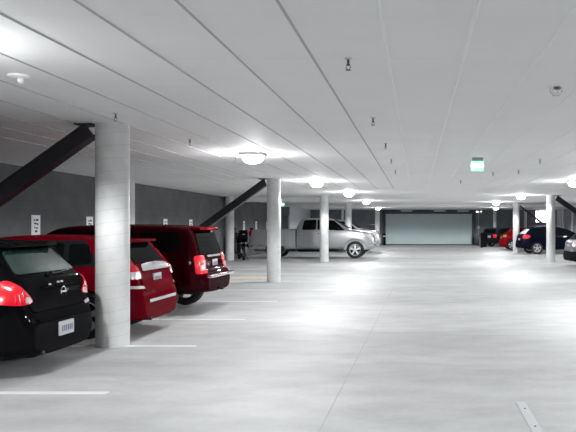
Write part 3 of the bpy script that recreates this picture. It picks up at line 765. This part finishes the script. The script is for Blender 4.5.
# --- silver pickup across the far bay
def pickup(name, label, loc, rz, paint, L=6.25, full=True):
    T = [(0, .80), (.03, 1.30), (.06, 1.44), (.12, 1.46), (2.32, 1.47), (2.37, 1.49), (2.40, 1.62), (2.58, 1.96), (2.66, 2.0), (3.3, 2.04), (4.0, 2.02), (4.28, 1.92), (5.0, 1.46), (5.12, 1.42), (5.9, 1.34), (6.1, 1.24), (6.2, 1.05), (6.25, .80)]
    P = Car(name, label, 'pickup truck', loc, rz, T, 2.0, 1.40, paint, (1.27, 5.30), .435, rear=(.25, .05), front=(.8, .18), zb=.42, tumble=.26, bed=(.12, 2.28, .95, 2.4), bump_r=.72, bump_f=.70, bump_mat='chrome' if full else 'blackpl', arch=.56)
    P.both('cargo_bed_panel', [(.05, .66), (.66, .66), (.68, 1.0), (.95, 1.13), (1.6, 1.13), (1.88, 1.0), (1.90, .62), (2.32, .62), (2.33, 1.40), (.05, 1.40)], 'side', paint, off=.006, smooth=0)
    P.both('cab_gap', [(2.345, .55), (2.40, .55), (2.40, 1.44), (2.345, 1.44)], 'side', 'blackpl', off=.006, smooth=0)
    d1 = P.both('door', [(2.46, .52), (3.34, .52), (3.36, 1.40), (2.46, 1.42)], 'side', paint, off=.008)
    d2 = P.both('door', [(3.40, .52), (4.50, .52), (4.62, 1.05), (4.62, 1.38), (3.40, 1.40)], 'side', paint, off=.008)
    P.handle(2.62, 1.24, d1, 'chrome'); P.handle(3.55, 1.24, d2, 'blackpl')
    P.both('side_window', [(2.66, 1.43), (3.36, 1.43), (3.36, 1.93), (2.76, 1.91)], 'side', 'glass', off=.012)
    P.both('side_window', [(3.42, 1.43), (4.80, 1.40), (4.25, 1.88), (3.42, 1.93)], 'side', 'glass', off=.012)
    P.patch('windshield', [(-.82, 1.48), (.82, 1.48), (.66, 1.92), (-.66, 1.92)], 'front', 'glass', off=.01)
    P.patch('rear_window', [(-.6, 1.56), (.6, 1.56), (.56, 1.90), (-.56, 1.90)], 'rear', 'glass', off=.01) if False else None
    P.patch('tailgate', [(-.82, .82), (.82, .82), (.82, 1.38), (-.82, 1.38)], 'rear', paint, off=.012)
    for v in ('rc+', 'rc-'): P.patch('tail_light', [(.62, 1.10), (.80, 1.10), (.80, 1.41), (.62, 1.41)], v, 'red_lens', off=.015)
    for v in ('fc+', 'fc-'): P.patch('headlight', [(.46, .98), (.78, .96), (.95, 1.22), (.6, 1.20)], v, 'clear_lens', off=.015)
    P.patch('grille', [(-.5, .85), (.5, .85), (.54, 1.16), (-.54, 1.16)], 'front', 'chrome', off=.02)
    P.both('fender_flare', [(5.30+.64*math.cos(a), .435+.64*math.sin(a)) for a in [PI*k/12 for k in range(13)]]+[(5.30+.57*math.cos(a), .435+.57*math.sin(a)) for a in [PI*k/12 for k in range(12, -1, -1)]], 'side', paint, off=.03, thick=.04, smooth=0)
    bm = BM(); box(bm, -.16, .10, -.86, .86, .56, .74, bev=.03); link('rear_step_bumper', bm, 'blackpl', P.root)
    bm = BM(); box(bm, 1.9, 2.2, -.55, .55, .36, .5); box(bm, .2, 4.9, -.5, -.38, .38, .5); box(bm, .2, 4.9, .38, .5, .38, .5); link('chassis_frame', bm, 'blackpl', P.root)
    for sd in (1, -1):
        bm = BM(); y = sd*.98; tube(bm, [(2.5, y*.93, .42), (2.6, y, .38), (4.4, y, .38), (4.5, y*.93, .42)], .04, 8); link('side_step', bm, 'blackpl', P.root)
    P.mirrors(4.45, 1.42, 'blackpl')
    return P
pickup('pickup_truck', 'silver crew cab pickup truck parked across the far left bay', (-8.38, 35.75, 0), 0, 'p_silver')
pickup('pickup_truck', 'pale pickup truck mostly hidden behind the silver pickup, only its nose and windshield showing', (-8.60, 44.9, 0), 0, 'p_white')

# --- navy crossover right
N_ = Car('crossover_car', 'navy blue crossover parked behind the right column, red tail light to the left', 'car', (5.90, 40.75, 0), math.radians(7),
        [(0, .60), (.03, .76), (.10, .92), (.13, 1.08), (.22, 1.15), (.50, 1.42), (.56, 1.50), (.9, 1.56), (1.7, 1.60), (2.4, 1.55), (2.8, 1.42), (3.5, 1.10), (4.1, .98), (4.4, .84), (4.5, .66), (4.54, .55)],
        1.80, 1.04, 'p_navy', (.88, 3.5), .35, rear=(.6, .22), zb=.30, bump_r=.62)
d1 = N_.both('door', [(1.4, .42), (2.2, .42), (2.22, 1.03), (1.25, 1.05), (1.2, .85)], 'side', 'p_navy', off=.006)
d2 = N_.both('door', [(2.25, .42), (3.1, .42), (3.1, 1.02), (2.27, 1.03)], 'side', 'p_navy', off=.006)
N_.handle(1.4, .95, d1, 'p_navy'); N_.handle(2.4, .95, d2, 'p_navy')
N_.both('side_window', [(.62, 1.16), (1.15, 1.12), (1.18, 1.45), (.8, 1.43)], 'side', 'glass', off=.01)
N_.both('side_window', [(1.24, 1.11), (2.18, 1.10), (2.18, 1.48), (1.26, 1.46)], 'side', 'glass', off=.01)
N_.both('side_window', [(2.25, 1.10), (3.1, 1.08), (2.7, 1.40), (2.25, 1.48)], 'side', 'glass', off=.01)
N_.patch('windshield', [(-.68, 1.14), (.68, 1.14), (.54, 1.48), (-.54, 1.48)], 'front', 'glass', off=.008)
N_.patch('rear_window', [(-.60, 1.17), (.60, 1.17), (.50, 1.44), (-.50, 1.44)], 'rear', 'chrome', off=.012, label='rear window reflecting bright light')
N_.patch('tailgate', [(-.60, .70), (.60, .70), (.58, 1.1), (-.58, 1.1)], 'rear', 'p_navy', off=.012)
for v in ('rc+', 'rc-'): N_.patch('tail_light', [(.48, .92), (.78, .90), (.96, .98), (.90, 1.08), (.66, 1.14), (.50, 1.08)], v, 'red_lens', off=.02)
for v in ('fc+', 'fc-'): N_.patch('headlight', [(.42, .70), (.74, .72), (.84, .86), (.6, .84)], v, 'clear_lens', off=.012)
N_.plate(0, .82); N_.mirrors(3.0, 1.08, 'p_navy')
for sd in (1, -1):
    bm = BM(); y = sd*.58; tube(bm, [(.8, y, 1.54), (.9, y, 1.60), (1.7, y, 1.64), (2.3, y, 1.60), (2.4, y, 1.55)], .014, 8); link('roof_rail', bm, 'chrome', N_.root)

# --- small red crossover
Q = Car('crossover_car', 'small red crossover farther off, peeking out left of the navy crossover', 'car', (5.67, 47.95, 0), 0,
        [(0, .56), (.04, .70), (.12, .84), (.16, 1.0), (.26, 1.07), (.62, 1.34), (.70, 1.42), (1.0, 1.47), (1.7, 1.52), (2.4, 1.46), (2.8, 1.33), (3.3, 1.03), (3.9, .92), (4.15, .8), (4.25, .66), (4.3, .52)],
        1.74, .98, 'p_red2', (.72, 3.35), .33, rear=(.6, .24), bump_r=.55)
Q.both('door', [(1.15, .4), (2.05, .36), (2.1, .97), (1.0, .99)], 'side', 'p_red2', off=.006)
Q.both('door', [(2.12, .36), (3.0, .36), (3.0, .96), (2.15, .97)], 'side', 'p_red2', off=.006)
Q.both('side_window', [(.74, 1.06), (2.0, 1.04), (2.0, 1.38), (.95, 1.35)], 'side', 'glass', off=.01)
Q.both('side_window', [(2.1, 1.04), (2.95, 1.02), (2.6, 1.30), (2.1, 1.38)], 'side', 'glass', off=.01)
Q.patch('rear_window', [(-.62, 1.08), (.62, 1.08), (.52, 1.35), (-.52, 1.35)], 'rear', 'glass', off=.012)
Q.patch('windshield', [(-.62, 1.08), (.62, 1.08), (.52, 1.38), (-.52, 1.38)], 'front', 'glass', off=.012)
for v in ('rc+', 'rc-'): Q.patch('tail_light', [(.50, .86), (.80, .86), (.84, 1.02), (.56, 1.02)], v, 'amber', off=.02)
Q.plate(0, .8); Q.mirrors(2.9, 1.02, 'p_red2')

# --- dark pickup in the far right corner
def dark_pickup():
    P = Car('suv_car', 'charcoal boxy SUV in the far right corner, one square red tail light showing', 'car', (5.55, 53.8, 0), math.radians(35),
        [(0, .62), (.02, .9), (.06, 1.0), (.10, 1.2), (.14, 1.38), (.2, 1.46), (.6, 1.50), (1.5, 1.52), (2.6, 1.50), (2.95, 1.42), (3.4, 1.15), (3.6, 1.1), (4.2, 1.02), (4.35, .9), (4.42, .7), (4.45, .6)],
        1.84, 1.04, 'p_dark', (.9, 3.5), .36, rear=(.3, .1), zb=.3, tumble=.15, bump_r=.62, bump_mat='blackpl')
    P.both('side_window', [(.4, 1.1), (2.1, 1.1), (2.1, 1.42), (.45, 1.40)], 'side', 'glass', off=.01)
    P.both('side_window', [(2.2, 1.1), (3.2, 1.08), (2.8, 1.38), (2.2, 1.42)], 'side', 'glass', off=.01)
    P.both('door', [(1.4, .45), (2.15, .45), (2.15, 1.02), (1.3, 1.04)], 'side', 'p_dark', off=.006)
    P.both('door', [(2.2, .45), (3.1, .45), (3.1, 1.0), (2.2, 1.02)], 'side', 'p_dark', off=.006)
    P.patch('rear_window', [(-.62, 1.08), (.62, 1.08), (.6, 1.38), (-.6, 1.38)], 'rear', 'glass', off=.012)
    for s_ in (-1, 1): P.patch('tail_light', [(s_*.44, .72), (s_*.82, .72), (s_*.82, .98), (s_*.44, .98)], 'rear', 'red_lens', off=.02)
    P.plate(0, .8); P.mirrors(3.1, 1.05, 'blackpl')
dark_pickup()

o = empty('waste_bin', (4.98, 52.2, 0), 'black upright wheeled bin between the garage door and the charcoal SUV', 'bin')
bm = BM(); prism(bm, [(-.20, .06), (.20, .06), (.24, 1.02), (-.24, 1.02)], -.22, .22, 'y'); link('bin_body', bm, 'blackpl', o)
bm = BM(); prism(bm, [(-.26, 1.02), (.26, 1.02), (.22, 1.10), (-.16, 1.14)], -.25, .25, 'y'); link('lid', bm, 'blackpl', o)
bm = BM(); tube(bm, [(-.24, -.18, .92), (-.36, -.18, .95), (-.36, .18, .95), (-.24, .18, .92)], .018, 8); link('handle', bm, 'blackpl', o)
for s_ in (-.18, .18):
    bm = BM(); lathe(bm, [(.1, -.03), (.1, .03)], 18, 'y', (-.16, s_, .1)); link('wheel', bm, 'rubber', o)

# --- grey car at the right edge
G = Car('hatchback_car', 'grey hatchback cut off by the right edge of the picture, dark lower bumper', 'car', (6.02, 28.2, 0), 0,
        [(0, .50), (.03, .66), (.10, .84), (.13, 1.0), (.2, 1.07), (.50, 1.32), (.56, 1.40), (.9, 1.46), (1.6, 1.5), (2.3, 1.46), (2.7, 1.33), (3.3, 1.03), (3.9, .92), (4.15, .8), (4.25, .66), (4.3, .52)],
        1.78, .98, 'p_grey', (.80, 3.4), .32, rear=(.6, .26), bump_r=.62, bump_mat='blackpl')
G.both('door', [(1.15, .4), (2.05, .36), (2.1, .97), (1.0, .99)], 'side', 'p_grey', off=.006)
G.both('door', [(2.12, .36), (3.0, .36), (3.0, .96), (2.15, .97)], 'side', 'p_grey', off=.006)
G.both('side_window', [(.74, 1.08), (2.0, 1.04), (2.0, 1.38), (.90, 1.36)], 'side', 'glass', off=.01)
G.both('side_window', [(2.1, 1.04), (2.95, 1.02), (2.6, 1.30), (2.1, 1.38)], 'side', 'glass', off=.01)
G.patch('rear_window', [(-.60, 1.09), (.60, 1.09), (.50, 1.34), (-.50, 1.34)], 'rear', 'glass', off=.012)
G.patch('windshield', [(-.62, 1.08), (.62, 1.08), (.52, 1.38), (-.52, 1.38)], 'front', 'glass', off=.012)
G.patch('tailgate', [(-.58, .68), (.58, .68), (.58, 1.03), (-.58, 1.03)], 'rear', 'p_grey', off=.012)
for v in ('rc+', 'rc-'): G.patch('tail_light', [(.50, .82), (.80, .82), (.86, 1.02), (.60, 1.04)], v, 'clear_lens', off=.02)
G.plate(0, .8); G.mirrors(2.9, 1.02, 'p_grey')

# ------------------------------------------------------------------ motorcycle
mc = empty('motorcycle', (-8.42, 33.6, 0), 'black motorcycle parked between the left wall and the silver pickup', 'motorcycle', math.radians(-68))
mc.scale = (1.12, 1.12, 1.15)
for x, r in ((-.62, .31), (.62, .31)):
    bm = BM()
    pts = [(x+(r-.05)*math.cos(t), 0, r+(r-.05)*math.sin(t)) for t in [2*PI*k/28 for k in range(29)]]
    tube(bm, pts, .055, 8); t = link('wheel', bm, 'rubber', mc)
    bm = BM(); lathe(bm, [(.05, -.05), (.05, .05)], 14, 'y', (x, 0, r))
    for k in range(8):
        a = k*PI/4; tube(bm, [(x, 0, r), (x+.22*math.cos(a), 0, r+.22*math.sin(a))], .01, 6)
    link('rim', bm, 'alloy', t)
bm = BM(); prism(bm, chaikin([(-.25, .28), (.28, .26), (.38, .55), (.25, .72), (-.2, .68), (-.32, .5)], 2, True), -.16, .16, 'y'); link('engine', bm, 'steel', mc)
bm = BM(); prism(bm, chaikin([(-.12, .78), (.32, .72), (.46, .95), (.25, 1.08), (-.05, .98)], 2, True), -.15, .15, 'y'); link('fuel_tank', bm, 'p_black', mc)
bm = BM(); prism(bm, chaikin([(-.10, .80), (-.2, .9), (-.75, .95), (-.92, 1.02), (-.90, .88), (-.5, .76)], 2, True), -.13, .13, 'y'); link('seat', bm, 'leather', mc)
bm = BM(); prism(bm, chaikin([(.42, .70), (.62, .80), (.66, 1.05), (.52, 1.28), (.42, 1.15), (.40, .9)], 2, True), -.17, .17, 'y'); link('front_fairing', bm, 'p_black', mc)
bm = BM(); prism(bm, chaikin([(-.55, .66), (-.95, .74), (-.92, .88), (-.5, .82)], 1, True), -.10, .10, 'y'); link('tail_cowl', bm, 'p_black', mc)
bm = BM()
for s_ in (-.09, .09): tube(bm, [(.62, s_, .31), (.40, s_, 1.08)], .028, 8)
link('fork', bm, 'chrome', mc)
bm = BM()
for s_ in (-.09, .09): tube(bm, [(-.62, s_, .31), (-.1, s_, .42)], .025, 8)
link('swing_arm', bm, 'steel', mc)
bm = BM(); tube(bm, [(.26, -.40, 1.12), (.38, -.15, 1.10), (.40, 0, 1.09), (.38, .15, 1.10), (.26, .40, 1.12)], .017, 8); hb = link('handlebar', bm, 'blackpl', mc)
for s_ in (-1, 1):
    bm = BM(); tube(bm, [(.32, s_*.26, 1.12), (.38, s_*.34, 1.27)], .008, 6); box(bm, .37, .395, s_*.36-.07, s_*.36+.07, 1.25, 1.34, bev=.01); link('mirror', bm, 'blackpl', hb)
bm = BM(); prism(bm, chaikin([(.34, .50), (.36, .62), (.62, .70), (.9, .60), (.86, .56), (.62, .66)], 1, True), -.07, .07, 'y'); link('front_fender', bm, 'p_black', mc)
bm = BM(); tube(bm, [(.2, -.16, .32), (-.2, -.2, .25), (-.85, -.22, .42)], [.03, .035, .055], 10); link('exhaust_pipe', bm, 'steel', mc)
bm = BM(); lathe(bm, [(.06, 0), (.09, .06), (.085, .075)], 16, 'x', (.56, 0, 1.0)); link('headlight', bm, 'clear_lens', mc)
bm = BM(); tube(bm, [(0, .12, .32), (-.12, .30, .0)], .014, 6); link('kickstand', bm, 'steel', mc)

# ------------------------------------------------------------------ world, camera
w = bpy.data.worlds.new('dim_world'); S.world = w; w.use_nodes = True
w.node_tree.nodes['Background'].inputs[0].default_value = (.5, .55, .6, 1); w.node_tree.nodes['Background'].inputs[1].default_value = .02
cd = bpy.data.cameras.new('camera'); cam = bpy.data.objects.new('camera', cd); COL.objects.link(cam)
cam.location = (0, 0, CH); cam.rotation_euler = (PI/2, 0, 0)
cd.sensor_width = 36; cd.lens = 36*700/576
cd.shift_x = (288-417)/576; cd.shift_y = (226-216)/576; cd.clip_end = 200; cd.clip_start = .05
S.camera = cam
S.view_settings.view_transform = 'Standard'; S.view_settings.look = 'None'; S.view_settings.gamma = 1; S.view_settings.use_curve_mapping = False
S.view_settings.exposure = 0.0
